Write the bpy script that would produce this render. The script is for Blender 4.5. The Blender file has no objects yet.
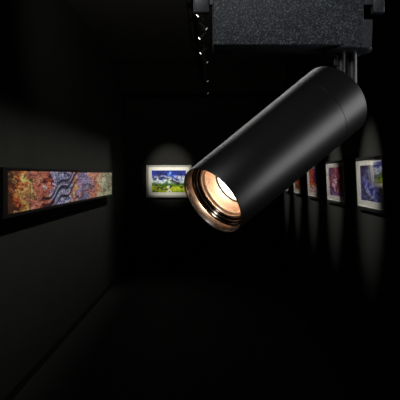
import bpy, bmesh, math, random
from mathutils import Vector, Matrix
R = math.radians
random.seed(4)
col = bpy.context.scene.collection
F = 700.0            # focal length in pixels of a 400 px frame
EYE = 2.26           # camera height
CX, CY = 210.0, 175.0

def at(px, py, d):
    return Vector(((px - CX) * d / F, d, EYE + (CY - py) * d / F))

# ------------------------------------------------------------------ nodes
class NT:
    def __init__(s, name):
        s.m = bpy.data.materials.new(name); s.m.use_nodes = True
        s.t = s.m.node_tree; s.t.nodes.clear()
        s.out = s.t.nodes.new('ShaderNodeOutputMaterial')
    def new(s, typ, **kw):
        n = s.t.nodes.new(typ)
        for k, v in kw.items(): setattr(n, k, v)
        return n
    def put(s, sock, v):
        if isinstance(v, bpy.types.NodeSocket): s.t.links.new(v, sock)
        elif v is not None:
            if sock.type == 'RGBA' and len(v) == 3: v = (*v, 1)
            sock.default_value = v
    def math(s, op, a, b=None, clamp=False):
        n = s.new('ShaderNodeMath', operation=op, use_clamp=clamp)
        s.put(n.inputs[0], a)
        if b is not None: s.put(n.inputs[1], b)
        return n.outputs[0]
    def vmath(s, op, a, b=None):
        n = s.new('ShaderNodeVectorMath', operation=op)
        s.put(n.inputs[0], a)
        if b is not None: s.put(n.inputs[1], b)
        return n.outputs[0]
    def noise(s, vec, scale, detail=3, rough=.6, dist=0, out='Fac'):
        n = s.new('ShaderNodeTexNoise')
        if vec is not None: s.put(n.inputs['Vector'], vec)
        n.inputs['Scale'].default_value = scale; n.inputs['Detail'].default_value = detail
        n.inputs['Roughness'].default_value = rough; n.inputs['Distortion'].default_value = dist
        return n.outputs[out]
    def wave(s, vec, scale, dist, detail=2, dscale=1.0, direction='X'):
        n = s.new('ShaderNodeTexWave', bands_direction=direction)
        s.put(n.inputs['Vector'], vec)
        n.inputs['Scale'].default_value = scale; n.inputs['Distortion'].default_value = dist
        n.inputs['Detail'].default_value = detail; n.inputs['Detail Scale'].default_value = dscale
        return n.outputs['Fac']
    def ramp(s, fac, stops, interp='LINEAR'):
        n = s.new('ShaderNodeValToRGB'); r = n.color_ramp; r.interpolation = interp
        while len(r.elements) > 1: r.elements.remove(r.elements[-1])
        r.elements[0].position = stops[0][0]
        for p, c in stops[1:]: r.elements.new(p)
        for e, (p, c) in zip(r.elements, stops):
            c = (c, c, c) if isinstance(c, (int, float)) else c
            e.color = (*c, 1)
        s.put(n.inputs[0], fac)
        return n.outputs[0]
    def mix(s, fac, a, b, blend='MIX'):
        n = s.new('ShaderNodeMix', data_type='RGBA', blend_type=blend)
        s.put(n.inputs[0], fac); s.put(n.inputs[6], a); s.put(n.inputs[7], b)
        return n.outputs[2]
    def bsdf(s, color, rough=.5, metal=0, spec=.5, bump=None, bstr=.2, bdist=.001, emit=None, estr=0, coat=0):
        b = s.new('ShaderNodeBsdfPrincipled')
        s.put(b.inputs['Base Color'], color); s.put(b.inputs['Roughness'], rough)
        b.inputs['Metallic'].default_value = metal
        b.inputs['Specular IOR Level'].default_value = spec
        b.inputs['Coat Weight'].default_value = coat
        if emit is not None:
            s.put(b.inputs['Emission Color'], emit); b.inputs['Emission Strength'].default_value = estr
        if bump is not None:
            n = s.new('ShaderNodeBump'); n.inputs['Strength'].default_value = bstr
            n.inputs['Distance'].default_value = bdist
            s.put(n.inputs['Height'], bump); s.t.links.new(n.outputs[0], b.inputs['Normal'])
        s.t.links.new(b.outputs[0], s.out.inputs[0])
        return s.m
    def obj(s): return s.new('ShaderNodeTexCoord').outputs['Object']
    def uv(s): return s.new('ShaderNodeTexCoord').outputs['UV']

def srgb(r, g, b):
    f = lambda c: (c / 255 / 12.92) if c <= 10 else ((c / 255 + .055) / 1.055) ** 2.4
    return (f(r), f(g), f(b))

def surface(name, color, rough, var=.25, scale=3, spec=.3, bscale=60, bstr=.1, metal=0):
    n = NT(name); o = n.obj()
    f = n.noise(o, scale, 4)
    c = n.ramp(f, [(.3, tuple(x * (1 - var) for x in color)), (.7, tuple(x * (1 + var) for x in color))])
    return n.bsdf(c, rough, metal, spec, n.noise(o, bscale, 3), bstr)

M = {}
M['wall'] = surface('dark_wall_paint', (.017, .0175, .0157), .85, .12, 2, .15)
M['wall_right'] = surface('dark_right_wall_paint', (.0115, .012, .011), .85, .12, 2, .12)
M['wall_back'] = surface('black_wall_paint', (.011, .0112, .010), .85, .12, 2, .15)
M['ceiling'] = surface('dark_ceiling', (.035, .035, .03), .9, .1, 2, .1)
M['soffit'] = surface('soffit_paint', (.012, .012, .01), .9, .1, 2, .1)
M['floor'] = surface('dark_floor', (.003, .0032, .003), .7, .2, 1.5, .25)
M['black_metal'] = surface('black_track_metal', (.006, .006, .006), .5, .2, 30, .3)
M['frame_black'] = surface('black_frame', (.004, .004, .004), .5, .2, 8, .25)
M['frame_pale'] = surface('pale_frame_wood', (.32, .315, .28), .5, .08, 20, .3)
M['mat'] = surface('pale_mat_board', (.56, .55, .51), .9, .05, 30, .1)
M['mat_cream'] = surface('cream_mat_board', (.80, .78, .69), .9, .04, 30, .1)

def m_body():
    n = NT('satin_black_anodised'); o = n.obj()
    f = n.noise(o, 900, 2)
    c = n.ramp(f, [(.3, .0028), (.7, .0040)])
    return n.bsdf(c, .40, 0, .5)
M['body'] = m_body()
def m_inner():
    n = NT('gloss_black_inner'); f = n.noise(n.obj(), 300, 2)
    return n.bsdf(n.ramp(f, [(.3, (.28, .225, .19)), (.7, (.33, .265, .225))]), .2, 1, .5)
M['inner'] = m_inner()
def m_ringmat():
    n = NT('gloss_black_ring'); f = n.noise(n.obj(), 300, 2)
    return n.bsdf(n.ramp(f, [(.3, (.13, .10, .084)), (.7, (.17, .135, .11))]), .16, 1, .5)
M['ring'] = m_ringmat()
def m_adapter():
    n = NT('speckled_grey_plastic'); o = n.obj()
    f = n.noise(o, 620, 1, .8); g = n.noise(o, 25, 2)
    c = n.ramp(f, [(.34, (.007, .0085, .0105)), (.50, (.017, .0195, .0235)), (.60, (.045, .051, .061)), (.70, (.10, .112, .13))])
    c = n.mix(.5, c, n.ramp(g, [(.3, .6), (.7, 1.0)]), 'MULTIPLY')
    return n.bsdf(c, .62, 0, .25, f, .5, .0004)
M['adapter'] = m_adapter()
def m_adapter2():
    n = NT('smooth_grey_plastic'); o = n.obj()
    f = n.noise(o, 220, 4, .7)
    c = n.ramp(f, [(.35, (.014, .016, .019)), (.7, (.036, .040, .047))])
    return n.bsdf(c, .42, 0, .4, f, .12, .0003)
M['adapter2'] = m_adapter2()
M['stem'] = surface('stem_black', (.018, .018, .018), .38, .15, 200, .5, 500, .02)
def m_reflector():
    n = NT('copper_reflector'); f = n.noise(n.obj(), 120, 3)
    c = n.ramp(f, [(.3, (.90, .62, .44)), (.7, (.95, .68, .50))])
    return n.bsdf(c, .33, 1, .5, f, .03, .0002)
M['reflector'] = m_reflector()
def m_emit(name, c, st):
    n = NT(name); f = n.noise(n.obj(), 40, 2)
    cc = n.ramp(f, [(.2, tuple(x * .96 for x in c)), (.8, c)])
    return n.bsdf((.8, .8, .8), .4, emit=cc, estr=st)
M['led'] = m_emit('led_light', (1, .80, .60), 11)
M['spot_lens'] = m_emit('spot_lens_light', (1, .98, .92), 5)
M['dim_lens'] = m_emit('dim_lens_light', (1, .98, .92), .5)
def m_glass():
    n = NT('picture_glass')
    fr = n.new('ShaderNodeFresnel'); ge = n.new('ShaderNodeNewGeometry')
    n.put(fr.inputs[0], n.math('ADD', n.math('MULTIPLY', ge.outputs['Backfacing'], 1 / 1.5 - 1.5), 1.5))
    t = n.new('ShaderNodeBsdfTransparent'); g = n.new('ShaderNodeBsdfGlossy')
    sm = n.noise(n.obj(), 6, 2)
    n.put(g.inputs['Roughness'], n.ramp(sm, [(.3, .004), (.7, .012)]))
    mx = n.new('ShaderNodeMixShader')
    n.t.links.new(fr.outputs[0], mx.inputs[0]); n.t.links.new(t.outputs[0], mx.inputs[1]); n.t.links.new(g.outputs[0], mx.inputs[2])
    n.t.links.new(mx.outputs[0], n.out.inputs[0])
    return n.m
M['glass'] = m_glass()

# ---- artworks (UV: u to the right, v up)
def uvw(n, su, sv, warp, wscale, seed=0):
    s = n.new('ShaderNodeSeparateXYZ'); n.put(s.inputs[0], n.uv())
    c = n.new('ShaderNodeCombineXYZ')
    n.put(c.inputs[0], n.math('MULTIPLY', s.outputs[0], su)); n.put(c.inputs[1], n.math('MULTIPLY', s.outputs[1], sv)); c.inputs[2].default_value = seed
    v = c.outputs[0]
    off = n.vmath('MULTIPLY', n.vmath('SUBTRACT', n.noise(v, wscale, 4, .6, 0, 'Color'), (.5, .5, .5)), (warp, warp, 0))
    w = n.vmath('ADD', v, off)
    sw = n.new('ShaderNodeSeparateXYZ'); n.put(sw.inputs[0], w)
    return s.outputs[0], s.outputs[1], v, w, n.math('DIVIDE', sw.outputs[0], su), n.math('DIVIDE', sw.outputs[1], sv)
def band(n, x, lo, hi, soft=.05):
    return n.ramp(x, [(max(0, lo - soft), 0), (lo, 1), (hi, 1), (min(1, hi + soft), 0)])
def blob(n, u, v, cu, cv, ru, rv, soft=.5):
    a = n.math('POWER', n.math('ABSOLUTE', n.math('DIVIDE', n.math('SUBTRACT', u, cu), ru)), 2)
    b = n.math('POWER', n.math('ABSOLUTE', n.math('DIVIDE', n.math('SUBTRACT', v, cv), rv)), 2)
    return n.ramp(n.math('SQRT', n.math('ADD', a, b)), [(1 - soft, 1), (1, 0)])
def finish(n, c, gain=1.5, dark=.9, lo=.42):
    # broad dark passages, then lift the lights
    d = n.ramp(n.noise(n.uv(), 5.5, 4, .65, .8), [(lo, dark), (lo + .08, 0)])
    c = n.mix(d, c, (.006, .004, .008))
    c = n.mix(1, c, (gain, gain, gain), 'MULTIPLY')
    c = n.mix(1, c, (.82, .82, .82), 'DARKEN')
    return n.bsdf(c, .55, 0, .25)

def art_wide():
    n = NT('art_long_abstract')
    u, v, vec, w, U, V = uvw(n, 4.2, 1.0, 1.7, 2.6)
    zone = n.ramp(U, [(0, srgb(70, 35, 25)), (.03, srgb(90, 45, 30)), (.045, srgb(190, 90, 50)), (.075, srgb(200, 140, 80)), (.105, srgb(200, 165, 95)),
                      (.125, srgb(150, 80, 65)), (.16, srgb(185, 105, 95)), (.21, srgb(190, 95, 80)), (.245, srgb(170, 70, 55)), (.28, srgb(140, 140, 185)),
                      (.36, srgb(120, 122, 175)), (.43, srgb(140, 135, 175)), (.455, srgb(215, 120, 60)), (.50, srgb(225, 125, 60)), (.53, srgb(130, 110, 150)),
                      (.60, srgb(105, 100, 145)), (.655, srgb(150, 95, 110)), (.69, srgb(225, 110, 65)), (.77, srgb(215, 115, 80)), (.82, srgb(190, 180, 150)), (.92, srgb(200, 200, 160)), (1, srgb(150, 150, 130))])
    tex = n.ramp(n.noise(w, 4, 7, .75, 1.0), [(.36, .04), (.45, .4), (.54, 1.0), (.64, 1.7)])
    c = n.mix(1, zone, tex, 'MULTIPLY')
    # dark swirling strokes, strongest across the blue middle
    sw = n.ramp(n.wave(w, 1.5, 4, 3, 1.2, 'DIAGONAL'), [(.10, 1), (.26, 0)])
    m = n.math('MULTIPLY', sw, n.ramp(U, [(.1, .25), (.22, .5), (.28, 1), (.46, .9), (.5, .35), (1, .45)]))
    c = n.mix(m, c, srgb(14, 14, 26))
    hi = n.ramp(n.noise(w, 6, 6, .75, .8), [(.53, 0), (.60, 1)])
    c = n.mix(n.math('MULTIPLY', hi, .55), c, n.ramp(U, [(.0, srgb(235, 190, 120)), (.24, srgb(235, 170, 140)), (.3, srgb(205, 208, 235)), (.66, srgb(215, 200, 220)), (.8, srgb(240, 235, 205))]))
    dk = n.ramp(n.noise(vec, 8, 6, .8, 1.5), [(.40, 1), (.46, 0)])
    c = n.mix(n.math('MULTIPLY', dk, .8), c, srgb(22, 14, 14))
    # upright dark seam lines on the left
    ln = n.ramp(u, [(.117, 0), (.119, 1), (.123, 1), (.125, 0)])
    c = n.mix(n.math('MULTIPLY', ln, .85), c, srgb(40, 20, 16))
    c = n.mix(n.ramp(u, [(.0, .75), (.028, .6), (.034, 0)]), c, srgb(45, 24, 18))
    # long dark strokes sweeping up through the blue passage
    for off, wd in ((.0, .08), (.2, .05), (-.28, .05), (-.85, .05), (-1.3, .04)):
        cur = n.math('ADD', n.math('MULTIPLY', n.math('SUBTRACT', u, .215), 3.2), n.math('MULTIPLY', n.math('SINE', n.math('MULTIPLY', u, 42)), .10))
        dd = n.math('ABSOLUTE', n.math('ADD', n.math('SUBTRACT', v, cur), -off))
        mk = n.math('MULTIPLY', n.ramp(dd, [(wd * .6, 1), (wd, 0)]), band(n, u, .20, .5, .02))
        c = n.mix(n.math('MULTIPLY', mk, .92), c, srgb(12, 12, 22))
    c = n.mix(n.ramp(u, [(.76, 0), (.9, .5)]), c, srgb(40, 42, 36))
    return finish(n, c, 2.3, .5, .38)

def art_back():
    n = NT('art_blue_green_landscape')
    u, v, vec, w, U, V = uvw(n, 1.5, 1.0, .8, 4.0)
    c = n.ramp(V, [(0, srgb(120, 150, 20)), (.16, srgb(190, 200, 30)), (.28, srgb(95, 140, 30)), (.40, srgb(60, 115, 40)), (.48, srgb(150, 180, 150)),
                   (.56, srgb(190, 205, 230)), (.63, srgb(60, 90, 190)), (.8, srgb(30, 55, 170)), (1, srgb(28, 45, 130))])
    tex = n.ramp(n.noise(w, 5, 7, .8, 1), [(.38, .06), (.48, .7), (.6, 1.6)])
    c = n.mix(1, c, tex, 'MULTIPLY')
    cl = n.math('MULTIPLY', n.ramp(n.noise(vec, 6, 5, .7, .5), [(.46, 0), (.53, 1)]), band(n, v, .48, .68, .1))
    c = n.mix(cl, c, srgb(215, 222, 240))
    c = n.mix(n.math('MULTIPLY', blob(n, U, V, .52, .84, .07, .16), .8), c, srgb(120, 170, 240))
    c = n.mix(n.math('MULTIPLY', blob(n, U, V, .72, .5, .16, .13, .4), .85), c, srgb(35, 38, 40))
    c = n.mix(n.math('MULTIPLY', blob(n, U, V, .27, .86, .14, .08, .4), .8), c, srgb(20, 24, 50))
    c = n.mix(n.math('MULTIPLY', blob(n, U, V, .1, .62, .1, .1, .4), .7), c, srgb(25, 35, 60))
    c = n.mix(n.math('MULTIPLY', blob(n, U, V, .3, .3, .12, .07, .4), .7), c, srgb(40, 60, 15))
    c = n.mix(blob(n, U, V, .50, .12, .07, .13, .3), c, srgb(240, 232, 225))
    c = n.mix(n.math('MULTIPLY', blob(n, U, V, .49, .05, .025, .06, .3), .8), c, srgb(150, 60, 60))
    dk = n.ramp(n.noise(vec, 17, 4, .7), [(.40, 1), (.46, 0)])
    c = n.mix(n.math('MULTIPLY', dk, .75), c, srgb(14, 22, 22))
    return finish(n, c, 1.3, .85, .40)

def art_indigo():
    n = NT('art_indigo_abstract')
    u, v, vec, w, U, V = uvw(n, 1.0, 1.6, .9, 3.0, 2)
    c = n.ramp(V, [(0, srgb(90, 95, 170)), (.25, srgb(75, 75, 160)), (.55, srgb(60, 55, 130)), (.8, srgb(55, 40, 95)), (1, srgb(60, 30, 70))])
    c = n.mix(1, c, n.ramp(n.noise(w, 3, 6, .75, 1.0), [(.37, .06), (.5, .75), (.63, 1.8)]), 'MULTIPLY')
    st = n.math('MULTIPLY', n.ramp(n.noise(w, 3.6, 5, .75, 1.0), [(.50, 0), (.56, 1)]), n.math('MULTIPLY', band(n, u, .15, .72, .2), band(n, v, .05, .75, .2)))
    c = n.mix(n.math('MULTIPLY', st, .6), c, srgb(175, 180, 225))
    c = n.mix(n.math('MULTIPLY', blob(n, U, V, .42, .66, .14, .2), .4), c, srgb(180, 180, 220))
    c = n.mix(n.math('MULTIPLY', n.ramp(n.noise(w, 5, 4, .7), [(.35, 1), (.44, 0)]), .8), c, srgb(18, 12, 34))
    c = n.mix(n.math('MULTIPLY', blob(n, U, V, .18, .3, .06, .12), .7), c, srgb(120, 40, 50))
    return finish(n, c, 1.0, .85, .44)

def art_crimson():
    n = NT('art_crimson_violet_abstract')
    u, v, vec, w, U, V = uvw(n, 1.0, 1.6, .8, 3.0, 5)
    c = n.ramp(U, [(0, srgb(70, 50, 110)), (.25, srgb(150, 55, 80)), (.5, srgb(190, 110, 130)), (.7, srgb(150, 45, 55)), (1, srgb(110, 35, 45))])
    c = n.mix(1, c, n.ramp(n.noise(w, 3.4, 6, .75, 1.0), [(.38, .05), (.5, .7), (.62, 1.8)]), 'MULTIPLY')
    fig = n.math('MULTIPLY', blob(n, U, V, .45, .4, .2, .42, .6), n.ramp(n.noise(w, 4, 5, .7, 1), [(.46, 0), (.53, 1)]))
    c = n.mix(fig, c, srgb(225, 200, 215))
    c = n.mix(n.math('MULTIPLY', band(n, V, .0, .13, .06), .7), c, srgb(80, 70, 130))
    c = n.mix(n.math('MULTIPLY', n.ramp(n.noise(w, 5, 4, .7), [(.40, 1), (.46, 0)]), .8), c, srgb(30, 12, 22))
    return finish(n, c)

def art_red_blue():
    n = NT('art_red_blue_abstract')
    u, v, vec, w, U, V = uvw(n, 1.0, 1.6, .8, 3.0, 9)
    c = n.ramp(U, [(0, srgb(190, 80, 50)), (.4, srgb(200, 60, 45)), (.6, srgb(140, 60, 90)), (.78, srgb(70, 80, 160)), (1, srgb(60, 65, 140))])
    c = n.mix(1, c, n.ramp(n.noise(w, 3.4, 6, .75, 1.0), [(.38, .06), (.5, .75), (.62, 1.8)]), 'MULTIPLY')
    c = n.mix(band(n, V, .24, .32, .05), c, srgb(205, 110, 40))
    c = n.mix(n.math('MULTIPLY', band(n, V, .0, .2, .06), n.ramp(n.noise(w, 9, 3), [(.4, .2), (.55, 1)])), c, srgb(225, 215, 215))
    c = n.mix(n.math('MULTIPLY', n.ramp(n.noise(w, 5, 4, .7), [(.40, 1), (.46, 0)]), .8), c, srgb(30, 14, 20))
    return finish(n, c)

def art_rust(seed, name):
    n = NT(name)
    u, v, vec, w, U, V = uvw(n, 1.0, 1.6, .8, 3.0, seed)
    c = n.ramp(n.noise(w, 5, 4), [(.3, srgb(110, 40, 25)), (.45, srgb(190, 80, 35)), (.55, srgb(205, 110, 50)), (.7, srgb(150, 50, 45))])
    c = n.mix(1, c, n.ramp(n.noise(w, 3.4, 6, .75, 1.0), [(.38, .06), (.5, .7), (.62, 1.7)]), 'MULTIPLY')
    c = n.mix(n.math('MULTIPLY', n.ramp(n.noise(w, 5, 4, .7), [(.38, 1), (.46, 0)]), .8), c, srgb(25, 12, 10))
    return finish(n, c)

# ------------------------------------------------------------------ mesh helpers
def link(name, bm, mat, parent=None, smooth=False, auto=None, ploc=None):
    """one mesh object; bm is in the parent's local frame"""
    bmesh.ops.remove_doubles(bm, verts=bm.verts, dist=1e-6)
    bmesh.ops.recalc_face_normals(bm, faces=bm.faces)
    me = bpy.data.meshes.new(name); bm.to_mesh(me); bm.free()
    o = bpy.data.objects.new(name, me); col.objects.link(o)
    me.materials.append(mat)
    if smooth:
        for p in me.polygons: p.use_smooth = True
        if auto:
            for e in me.edges: pass
            bm2 = bmesh.new(); bm2.from_mesh(me)
            for e in bm2.edges:
                if len(e.link_faces) == 2 and e.calc_face_angle(0) > auto: e.smooth = False
            bm2.to_mesh(me); bm2.free()
    if parent: o.parent = parent
    return o
def empty(name, loc, rot=(0, 0, 0)):
    o = bpy.data.objects.new(name, None); col.objects.link(o); o.location = loc; o.rotation_euler = rot
    o.empty_display_size = .05
    return o
def tag(o, label, cat, group=None):
    o['label'] = label; o['category'] = cat
    if group: o['group'] = group
    return o
def struct(o):
    o['kind'] = 'structure'; return o
def box(bm, lo, hi, bevel=0, seg=2):
    b = bmesh.new()
    bmesh.ops.create_cube(b, size=1)
    for v in b.verts:
        v.co = Vector([lo[i] + (v.co[i] + .5) * (hi[i] - lo[i]) for i in range(3)])
    if bevel: bmesh.ops.bevel(b, geom=list(b.edges), offset=bevel, segments=seg, profile=.5, affect='EDGES')
    me = bpy.data.meshes.new('t'); b.to_mesh(me); b.free(); bm.from_mesh(me); bpy.data.meshes.remove(me)
def lathe(bm, prof, mat4, seg=96, closed=False, cap0=False, cap1=False):
    rings = []
    for z, r in prof:
        rings.append([bm.verts.new(mat4 @ Vector((r * math.cos(2 * math.pi * k / seg), r * math.sin(2 * math.pi * k / seg), z))) for k in range(seg)])
    pairs = list(zip(rings, rings[1:])) + ([(rings[-1], rings[0])] if closed else [])
    for a, b in pairs:
        for k in range(seg):
            bm.faces.new((a[k], a[(k + 1) % seg], b[(k + 1) % seg], b[k]))
    if cap0: bm.faces.new(rings[0][::-1])
    if cap1: bm.faces.new(rings[-1])
def ring_rect(bm, x0, x1, z0, z1, ix0, ix1, iz0, iz1, yb, yf, yfi=None, bevel=0):
    """picture-frame ring facing -Y: outer rect, inner rect, back y, front y, front y at the inner edge"""
    yfi = yf if yfi is None else yfi
    def rect(a, b, c, d, y): return [bm.verts.new((a, y, c)), bm.verts.new((b, y, c)), bm.verts.new((b, y, d)), bm.verts.new((a, y, d))]
    ob = rect(x0, x1, z0, z1, yb); of = rect(x0, x1, z0, z1, yf)
    inf = rect(ix0, ix1, iz0, iz1, yfi); inb = rect(ix0, ix1, iz0, iz1, yb)
    loops = [ob, of, inf, inb]
    for i in range(4):
        a, b = loops[i], loops[(i + 1) % 4]
        for k in range(4): bm.faces.new((a[k], a[(k + 1) % 4], b[(k + 1) % 4], b[k]))
def panel_uv(name, x0, x1, z0, z1, y, mat, parent):
    me = bpy.data.meshes.new(name)
    t = .004
    vs = [(x0, y, z0), (x1, y, z0), (x1, y, z1), (x0, y, z1), (x0, y + t, z0), (x1, y + t, z0), (x1, y + t, z1), (x0, y + t, z1)]
    fs = [(0, 1, 2, 3), (5, 4, 7, 6), (4, 0, 3, 7), (1, 5, 6, 2), (3, 2, 6, 7), (4, 5, 1, 0)]
    me.from_pydata(vs, [], fs)
    ul = me.uv_layers.new(name='UVMap')
    for p in me.polygons:
        for li in p.loop_indices:
            c = me.vertices[me.loops[li].vertex_index].co
            ul.data[li].uv = ((c.x - x0) / (x1 - x0), (c.z - z0) / (z1 - z0))
    me.materials.append(mat)
    o = bpy.data.objects.new(name, me); col.objects.link(o); o.parent = parent
    return o

# ------------------------------------------------------------------ room
WL, WR, H, D = -2.0, 1.7, EYE + 2.45, 16.5
Y0 = -1.5
T = .15
def slab(name, lo, hi, mat):
    bm = bmesh.new(); box(bm, lo, hi); return struct(link(name, bm, mat))
slab('floor', (WL - T, Y0, -T), (WR + T, D + T, 0), M['floor'])
slab('ceiling', (WL - T, Y0, H), (WR + T, D + T, H + T), M['ceiling'])
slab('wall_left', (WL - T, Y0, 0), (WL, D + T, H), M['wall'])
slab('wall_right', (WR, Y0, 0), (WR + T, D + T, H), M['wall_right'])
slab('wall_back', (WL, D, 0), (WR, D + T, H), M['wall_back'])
slab('trim_1', (WL, 15.6, EYE + 1.83), (WR, D, H), M['soffit'])            # dropped soffit across the back
slab('trim_2', (-.335, 2.0, H - .02), (-.315, 15.6, H), M['black_metal'])   # dark seam strip on the ceiling
slab('baseboard_left', (WL, Y0, 0), (WL + .015, D, .10), M['frame_black'])
slab('baseboard_right', (WR - .015, Y0, 0), (WR, D, .10), M['frame_black'])
slab('baseboard_back', (WL + .015, D - .015, 0), (WR - .015, D, .10), M['frame_black'])

# ------------------------------------------------------------------ long painting on the left wall
FX = -1.9
yA = -F * FX / (CX - 7.0); yB = -F * FX / (CX - 111.7)
zT, zB = EYE + .050, EYE - .368
g = empty('long_painting', (WL, (yA + yB) / 2, zB), (0, 0, R(90)))
hw = (yB - yA) / 2; hh = zT - zB
bm = bmesh.new()
box(bm, (-hw - .15, -.09, -.035), (hw + .06, 0, hh + .022), .003, 1)
ring_rect(bm, -hw - .15, hw + .06, -.035, hh + .022, -hw, hw, 0, hh, -.088, -.108)
link('box_frame', bm, M['frame_black'], g)
panel_uv('artwork', -hw, hw, 0, hh, -.1, art_wide(), g)
tag(g, 'long narrow abstract painting in rust, blue and cream hung on the left wall', 'painting')

# ------------------------------------------------------------------ framed pictures
def framed(loc, rot, w, h, border, fdepth, fmat, marg, mmat, art, label, group=None):
    """w, h: visible pale area inside the frame; marg = left, right, bottom, top mat margins"""
    g = empty('framed_picture', loc, rot)
    b = border
    bm = bmesh.new()
    ring_rect(bm, -w / 2 - b, w / 2 + b, -b, h + b, -w / 2, w / 2, 0, h, 0, -fdepth)
    link('frame', bm, fmat, g)
    l, r, bo, to = marg
    bm = bmesh.new()
    ring_rect(bm, -w / 2, w / 2, 0, h, -w / 2 + l, w / 2 - r, bo, h - to, -.006, -fdepth + .004, -fdepth + .006)
    link('mat_board', bm, mmat, g)
    # slim raised fillet between mat and frame
    bm = bmesh.new()
    e = min(l, to) * .28
    ring_rect(bm, -w / 2, w / 2, 0, h, -w / 2 + e, w / 2 - e, e * .8, h - e * .8, -.012, -fdepth + .001, -fdepth + .003)
    link('fillet', bm, M['frame_pale'], g)
    panel_uv('artwork', -w / 2 + l - .004, w / 2 - r + .004, bo - .004, h - to + .004, -fdepth + .007, art, g)
    bm = bmesh.new()
    box(bm, (-w / 2 + e, -fdepth + .0018, e * .8), (w / 2 - e, -fdepth + .0032, h - e * .8))
    gl = link('glass', bm, M['glass'], g)
    bm = bmesh.new(); box(bm, (-w / 2, -.006, 0), (w / 2, 0, h)); link('backing_board', bm, M['frame_black'], g)
    tag(g, label, 'picture', group)
    return g

k = D / F
framed((( 169.0 - CX) * (D) / F, D, EYE + (CY - 196.4) * k), (0, 0, 0), 43 * k, 30.2 * k, .022, .05, M['frame_pale'],
       (4.4 * k, 4.4 * k, 4.2 * k, 4.2 * k), M['mat_cream'], art_back(),
       'pale framed blue and green landscape picture on the dark end wall')

lean = R(2.6)
def right_frame(pl, pr, art, label):
    XP = WR - .05
    d1 = F * XP / (pl - CX); d0 = F * XP / (pr - CX)
    w = d1 - d0; h = .495
    return framed((WR - .0, (d0 + d1) / 2, EYE - .340), (lean, 0, R(-90)), w, h, .035, .045, M['frame_black'],
                  (.175 * w / 1.18, .095 * w / 1.18, .070, .052), M['mat'], art, label, 'framed pictures along the right wall')
right_frame(357.3, 383.3, art_indigo(), 'framed indigo and lavender abstract, nearest picture on the right wall')
right_frame(327.0, 344.6, art_crimson(), 'framed crimson abstract with pale streaked figure, second picture from the right')
right_frame(307.8, 318.9, art_red_blue(), 'framed red abstract with blue right side, just under the big lamp')
right_frame(293.9, 301.7, art_rust(12, 'art_rust_abstract'), 'framed rust-brown abstract, partly covered by the lamp body')
right_frame(284.3, 289.6, art_rust(21, 'art_orange_abstract'), 'framed orange picture farthest along the right wall, mostly hidden behind the lamp')

# ------------------------------------------------------------------ far ceiling track and small spotlights
RX, RZ = -.09, EYE + 1.87
bm = bmesh.new(); box(bm, (RX - .018, 5.5, RZ), (RX + .018, 15.3, RZ + .03), .002, 1)
trk = empty('lighting_track', (RX, 10.4, RZ))
for v in bm.verts: v.co -= trk.location
link('rail', bm, M['black_metal'], trk)
for y in (6.5, 10.3, 14.6):
    bm = bmesh.new(); lathe(bm, [(0.03, .004), (H - RZ, .004)], Matrix.Translation((0, y - 10.4, 0)), 10, cap0=True, cap1=True)
    link('hanger_rod', bm, M['black_metal'], trk)
tag(trk, 'black suspended ceiling track running away towards the far soffit', 'track')

def small_spot(loc, side, label):
    g = empty('small_spotlight', loc)
    # parts in the local frame of the head
    bm = bmesh.new(); box(bm, (-.012, -.04, -.018), (.012, .04, 0), .002, 1)
    lathe(bm, [(-.06, .006), (-.015, .006)], Matrix.Identity(4), 10, cap0=True, cap1=True)
    link('track_adapter', bm, M['black_metal'], g)
    ax = Vector((side * .72, -.12, -.68)).normalized()
    q = Vector((0, 0, 1)).rotation_difference(ax).to_matrix().to_4x4()
    m = Matrix.Translation((0, 0, -.07)) @ q
    bm = bmesh.new()
    lathe(bm, [(-.05, .022), (-.045, .027), (.068, .027), (.07, .025), (.06, .0205)], m, 24, cap0=True)
    hd = link('lamp_head', bm, M['black_metal'], g, True, R(40))
    bm = bmesh.new(); lathe(bm, [(.058, .0215), (.066, .0185), (.068, .006)], m, 24, cap0=True, cap1=True)
    ln = link('lens', bm, M['spot_lens' if side < 0 else 'dim_lens'], hd, True, R(60)); ln['label'] = 'glowing white lens'
    tag(g, label, 'spotlight', 'small spotlights on the far ceiling track')
    return g
ords = ['nearest', 'second nearest', 'third nearest', 'farthest']
for (px, py, s, lab) in [(195, 15.3, -1, 'small black spotlight turned left with bright lens, just below the grey adapter lug'),
                    (198, 38, -1, 'small black spotlight turned left, second of the three bright left-turned lenses'),
                    (200, 53, -1, 'small black spotlight turned left, farthest of the three bright left-turned lenses'),
                    (207, 28.5, 1, 'small black spotlight turned right, dim lens, nearest of the right-turned ones'),
                    (208.5, 62, 1, 'small black spotlight turned right, dim lens, just beyond the bright left-turned three'),
                    (210.5, 81, 1, 'small black spotlight turned right near the far soffit, second from the last'),
                    (211, 93, 1, 'small black spotlight turned right, last and farthest on the ceiling track')]:
    y = F * 1.76 / (CY - py)
    small_spot((RX, y, RZ), s, lab)

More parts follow.
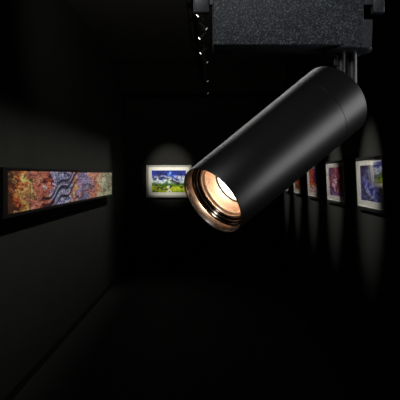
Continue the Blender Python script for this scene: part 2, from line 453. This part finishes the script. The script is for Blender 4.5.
# ------------------------------------------------------------------ the big track spotlight
Fc = Vector((.00298, .7, EYE - .02523)); ph, ti, L = .6678, .58052, .21781
ax = Vector((math.cos(ph) * math.cos(ti), math.sin(ti), math.sin(ph) * math.cos(ti)))
Fc -= ax * .0016; L += .0016
rf, rb = .03842, .0442
ro = lambda t: rf + (rb - rf) * t / L
base = Vector((.088, .80, EYE + .205))
big = empty('track_spotlight', base)
tag(big, 'large black cylinder track spotlight with glowing copper-lined opening, hanging in the foreground', 'spotlight')
xax = ax.cross(Vector((0, 0, 1))).normalized(); yax = ax.cross(xax).normalized()
LM = Matrix(((xax.x, yax.x, ax.x, Fc.x - base.x), (xax.y, yax.y, ax.y, Fc.y - base.y), (xax.z, yax.z, ax.z, Fc.z - base.z), (0, 0, 0, 1)))
S = .1775
SEG = 720
bm = bmesh.new()
lathe(bm, [(.0100, rf - .0022), (.0012, rf - .0016), (.0003, rf - .0012), (.0, rf - .0008), (.0003, rf - .0003), (.0010, ro(0)),
           (S * .33, ro(S * .33)), (S * .66, ro(S * .66)), (S - .0001, ro(S)), (S, ro(S) - .0001), (S, ro(S) - .006), (.06, rf - .006), (.035, rf - .006)], LM, SEG)
housing = link('lamp_housing', bm, M['body'], big, True, R(35))
bm = bmesh.new()
pr = [(S + .0005, ro(S) - .006), (S + .0005, ro(S) - .0001), (S + .0006, ro(S)), (L - .0022, ro(L) - .00005)]
for a in range(1, 7):
    th = a * math.pi / 12
    pr.append((L - .0022 + .0022 * math.sin(th), ro(L) - .0022 + .0022 * math.cos(th)))
pr += [(L, .012), (L, .0005)]
lathe(bm, pr, LM, SEG, cap0=True, cap1=True)
link('rear_cap', bm, M['body'], housing, True, R(35))
bm = bmesh.new()
lathe(bm, [(S - .004, ro(S) - .0009), (S + .004, ro(S) - .0009)], LM, SEG); link('seam_ring', bm, M['frame_black'], housing, True)
# inner smooth sleeve and stepped baffle rings
bm = bmesh.new()
lathe(bm, [(.0006, rf - .0013), (.0015, rf - .0017), (.0092, rf - .0026), (.0096, rf - .0032)], LM, SEG)
sl = link('front_sleeve', bm, M['inner'], housing, True, R(40)); sl['label'] = 'glossy inner sleeve behind the front rim'
steps = [(.0098, .0350, .0118, .0335), (.0120, .0328, .0143, .0313), (.0146, .0306, .0168, .0292)]
for (t0, r0, t1, r1) in steps:
    bm = bmesh.new()
    rr = .0004
    lathe(bm, [(t0 - .0002, r0 + .0012), (t0, r0), (t0 + rr, r0 - rr), (t1 - rr, r0 - .0006), (t1, r0 - .0008), (t1, r1 - .0002)], LM, SEG)
    link('baffle_ring', bm, M['ring'], housing, True, R(40))
bm = bmesh.new()
lathe(bm, [(.0166, .0292), (.0186, .0286), (.0190, .0276)] + [(.0190 + .0130 * u, .0276 - .0076 * (u ** 1.2)) for u in [i / 8 for i in range(1, 9)]], LM, SEG)
rfo = link('reflector', bm, M['reflector'], housing, True); rfo['label'] = 'copper-coloured glowing reflector'
bm = bmesh.new(); lathe(bm, [(.0300, .0211), (.0310, .0199), (.0322, .0196)], LM, SEG); link('lens_ring', bm, M['frame_black'], housing, True)
bm = bmesh.new(); lathe(bm, [(.0324, .0202), (.0318, .0196), (.0305, .014), (.0298, .007), (.0296, .0004)], LM, 96, cap1=True)
ld = link('lens', bm, M['led'], housing, True); ld['label'] = 'bright warm white lens'

pl = bpy.data.lights.new('reflector_hotspot_light', 'POINT'); pl.energy = .10; pl.color = (1, .84, .66); pl.shadow_soft_size = .003  # added point light for a hot spot on the reflector; the lens already emits
po = bpy.data.objects.new('reflector_hotspot_light', pl); col.objects.link(po); po.location = Fc + ax * .0262

# adapter block, end piece, lugs, swivel disc, stems
P = lambda px, py, d: at(px, py, d) - base
d0, d1 = .772, .828
zbot = P(0, 45, d0).z; ztop = 0.0
xl, xr = P(213, 0, d0).x, P(364, 0, d0).x
bm = bmesh.new(); box(bm, (xl, d0 - .80, zbot), (xr, d1 - .80, ztop), .0018, 3)
link('adapter_body', bm, M['adapter'], big, True, R(35))
bm = bmesh.new()
xe = P(372.3, 0, d0).x
# rounded end piece: side outline in XZ extruded in Y
zb2 = P(0, 48.2, d0).z; zn = P(0, 19, d0).z
out = [(xr - .006, zbot + .0015), (xr - .003, zb2 + .0008)]
for a in range(0, 7):
    th = -math.pi / 2 + a * math.pi / 12
    out.append((xe - .0045 + .0042 * math.cos(th), zb2 + .0042 + .0042 * math.sin(th)))
out += [(xe + .0008, zn), (xr + .0005, zn), (xr - .006, zn - .01)]
fr = [bm.verts.new((x, d0 - .80 + .0008, z)) for x, z in out]; bk = [bm.verts.new((x, d1 - .80 - .0008, z)) for x, z in out]
bm.faces.new(fr); bm.faces.new(bk[::-1])
for i in range(len(out)): bm.faces.new((fr[i], fr[(i + 1) % len(out)], bk[(i + 1) % len(out)], bk[i]))
bmesh.ops.bevel(bm, geom=[e for e in bm.edges if all(v in fr for v in e.verts)], offset=.0008, segments=2, affect='EDGES')
ec = link('end_piece', bm, M['adapter2'], big, True, R(35))
# side lugs at both ends with a slim neck
for (pa, pb, na, nb) in ((193.3, 209.6, 208.5, 214.5), (373.6, 385.3, 362.0, 375)):
    bm = bmesh.new()
    box(bm, (P(pa, 0, d0).x, d0 - .80 + .002, P(0, 12.2, d0).z), (P(pb, 0, d0).x, d0 - .80 + .014, ztop - .001), .0016, 3)
    box(bm, (P(na, 0, d0).x, d0 - .80 + .004, P(0, 3.5, d0).z), (P(nb, 0, d0).x, d0 - .80 + .013, ztop - .003))
    link('locking_lug', bm, M['adapter2'], big, True, R(35))
# swivel disc
cs = P(347, 0, .80).x
bm = bmesh.new()
lathe(bm, [(zbot + .001, .0285), (zbot - .0012, .0285), (zbot - .0030, .0270), (zbot - .0042, .022)], Matrix.Translation((cs - .0005, 0, 0)), 64, cap0=True, cap1=True)
link('swivel_disc', bm, M['adapter2'], big, True, R(40))
zlow = .080 - (base.z - EYE)
for (pa, pb) in ((336.8, 346.0), (347.6, 357.0)):
    xc = (P(pa, 0, .80).x + P(pb, 0, .80).x) / 2; rr = (P(pb, 0, .80).x - P(pa, 0, .80).x) / 2
    bm = bmesh.new(); lathe(bm, [(zlow, rr), (zbot - .002, rr)], Matrix.Translation((xc, 0, 0)), 32, cap0=True, cap1=True)
    link('stem', bm, M['stem'], big, True, R(40))
bm = bmesh.new(); box(bm, (P(334.6, 0, .80).x, -.004, P(0, 66, .80).z), (P(338, 0, .80).x, .004, P(0, 58.5, .80).z), .0005, 1)
link('stop_tab', bm, M['stem'], big)

# the suspended track that carries it (just above the frame)
trk2 = empty('lighting_track', (.088, .80, base.z))
bm = bmesh.new(); box(bm, (-.55, -.014, .0), (.55, .014, .032), .0015, 1); link('rail', bm, M['black_metal'], trk2)
for x in (-.45, .45):
    bm = bmesh.new(); lathe(bm, [(.03, .0025), (H - base.z, .0025)], Matrix.Translation((x, 0, 0)), 10, cap0=True, cap1=True)
    link('hanger_rod', bm, M['black_metal'], trk2)
tag(trk2, 'black suspended track directly above the large foreground spotlight', 'track')

# ------------------------------------------------------------------ lights
def spot(loc, tgt, power, size, blend=.6, color=(1, .97, .9), rad=.03):
    l = bpy.data.lights.new('picture_spill_spot', 'SPOT'); l.energy = power; l.spot_size = R(size); l.spot_blend = blend; l.color = color
    l.shadow_soft_size = rad
    o = bpy.data.objects.new('picture_spill_spot', l); col.objects.link(o); o.location = loc
    o.rotation_euler = (Vector(tgt) - Vector(loc)).to_track_quat('-Z', 'Y').to_euler()
    return o
def area(name, loc, tgt, power, sx, sy, color=(1, 1, 1), along=None, spread=180):
    l = bpy.data.lights.new(name, 'AREA'); l.shape = 'RECTANGLE'; l.size = sx; l.size_y = sy; l.energy = power; l.color = color; l.spread = R(spread)
    o = bpy.data.objects.new(name, l); col.objects.link(o)
    z = (Vector(loc) - Vector(tgt)).normalized()
    x = Vector(along) if along is not None else Vector((1, 0, 0)); x = (x - x.dot(z) * z).normalized(); y = z.cross(x)
    o.matrix_world = Matrix(((x.x, y.x, z.x, loc[0]), (x.y, y.y, z.y, loc[1]), (x.z, y.z, z.z, loc[2]), (0, 0, 0, 1)))
    return o
for fy, pw in ((7.46, 450), (9.55, 450), (11.55, 430), (13.6, 420), (15.5, 400)):
    spot((-.3, fy, EYE + 1.6), (WR, fy, EYE - .14), pw, 31, 1.0)
for i in range(22):
    fy = 5.3 + .40 * i
    spot((-.55, fy, EYE + 1.9), (WL, fy + .1, EYE - .45), 66, 43, 1.0, rad=.06)
spot((-.95, D - 2.3, EYE + 1.6), (-.95, D, EYE + .10), 470, 28, 1.0)
spot((.3, 4.5, EYE + .35), (-.7, 10.0, H), 300, 62, 1.0, rad=0.0)      # added uplight without a fixture, stands in for spill on the ceiling

Mid = Fc + ax * (L * .5)
cdir = (Vector((0, 0, EYE)) - Mid).normalized()
pdir = (cdir.cross(ax)).normalized()
if pdir.z > 0: pdir = -pdir            # towards lower right, across the lamp
def around(theta, dist): 
    a = R(theta); return Mid + dist * (math.cos(a) * cdir + math.sin(a) * pdir)
cperp = (cdir - ax * cdir.dot(ax)).normalized()
def mirror_dir(theta):      # direction from which a lamp shows as a highlight line along the cylinder
    a = R(theta); k = abs(cdir.dot(ax))
    return ax * k + (cperp * math.cos(a) + pdir * math.sin(a)) * math.sqrt(1 - k * k)
area('added_strip_light', Mid + mirror_dir(50) * .5, Mid, .62, .7, .24, along=ax, spread=100)  # added off-frame light, draws the long highlight on the housing
area('added_rim_light', around(-146, .74), Mid, .24, .8, .07, along=ax, spread=90)  # added light with no fixture, brightens the housing's upper-left edge
area('added_fill_light', (-.25, -.1, EYE + .75), (.09, .78, EYE + .17), .95, .3, .3, spread=60)  # added camera-side light to lift the dark adapter face

w = bpy.data.worlds.new('World'); bpy.context.scene.world = w; w.use_nodes = True
w.node_tree.nodes['Background'].inputs[0].default_value = (.5, .55, .5, 1)
w.node_tree.nodes['Background'].inputs[1].default_value = .006

# ------------------------------------------------------------------ camera
cam = bpy.data.cameras.new('Camera'); cam.sensor_width = 36; cam.lens = F / 400 * 36
cam.shift_x = -(CX - 200) / 400; cam.shift_y = -(200 - CY) / 400
cam.clip_start = .01
co = bpy.data.objects.new('Camera', cam); col.objects.link(co); co.location = (0, 0, EYE); co.rotation_euler = (R(90), 0, 0)
sc = bpy.context.scene; sc.camera = co
sc.view_settings.view_transform = 'Standard'
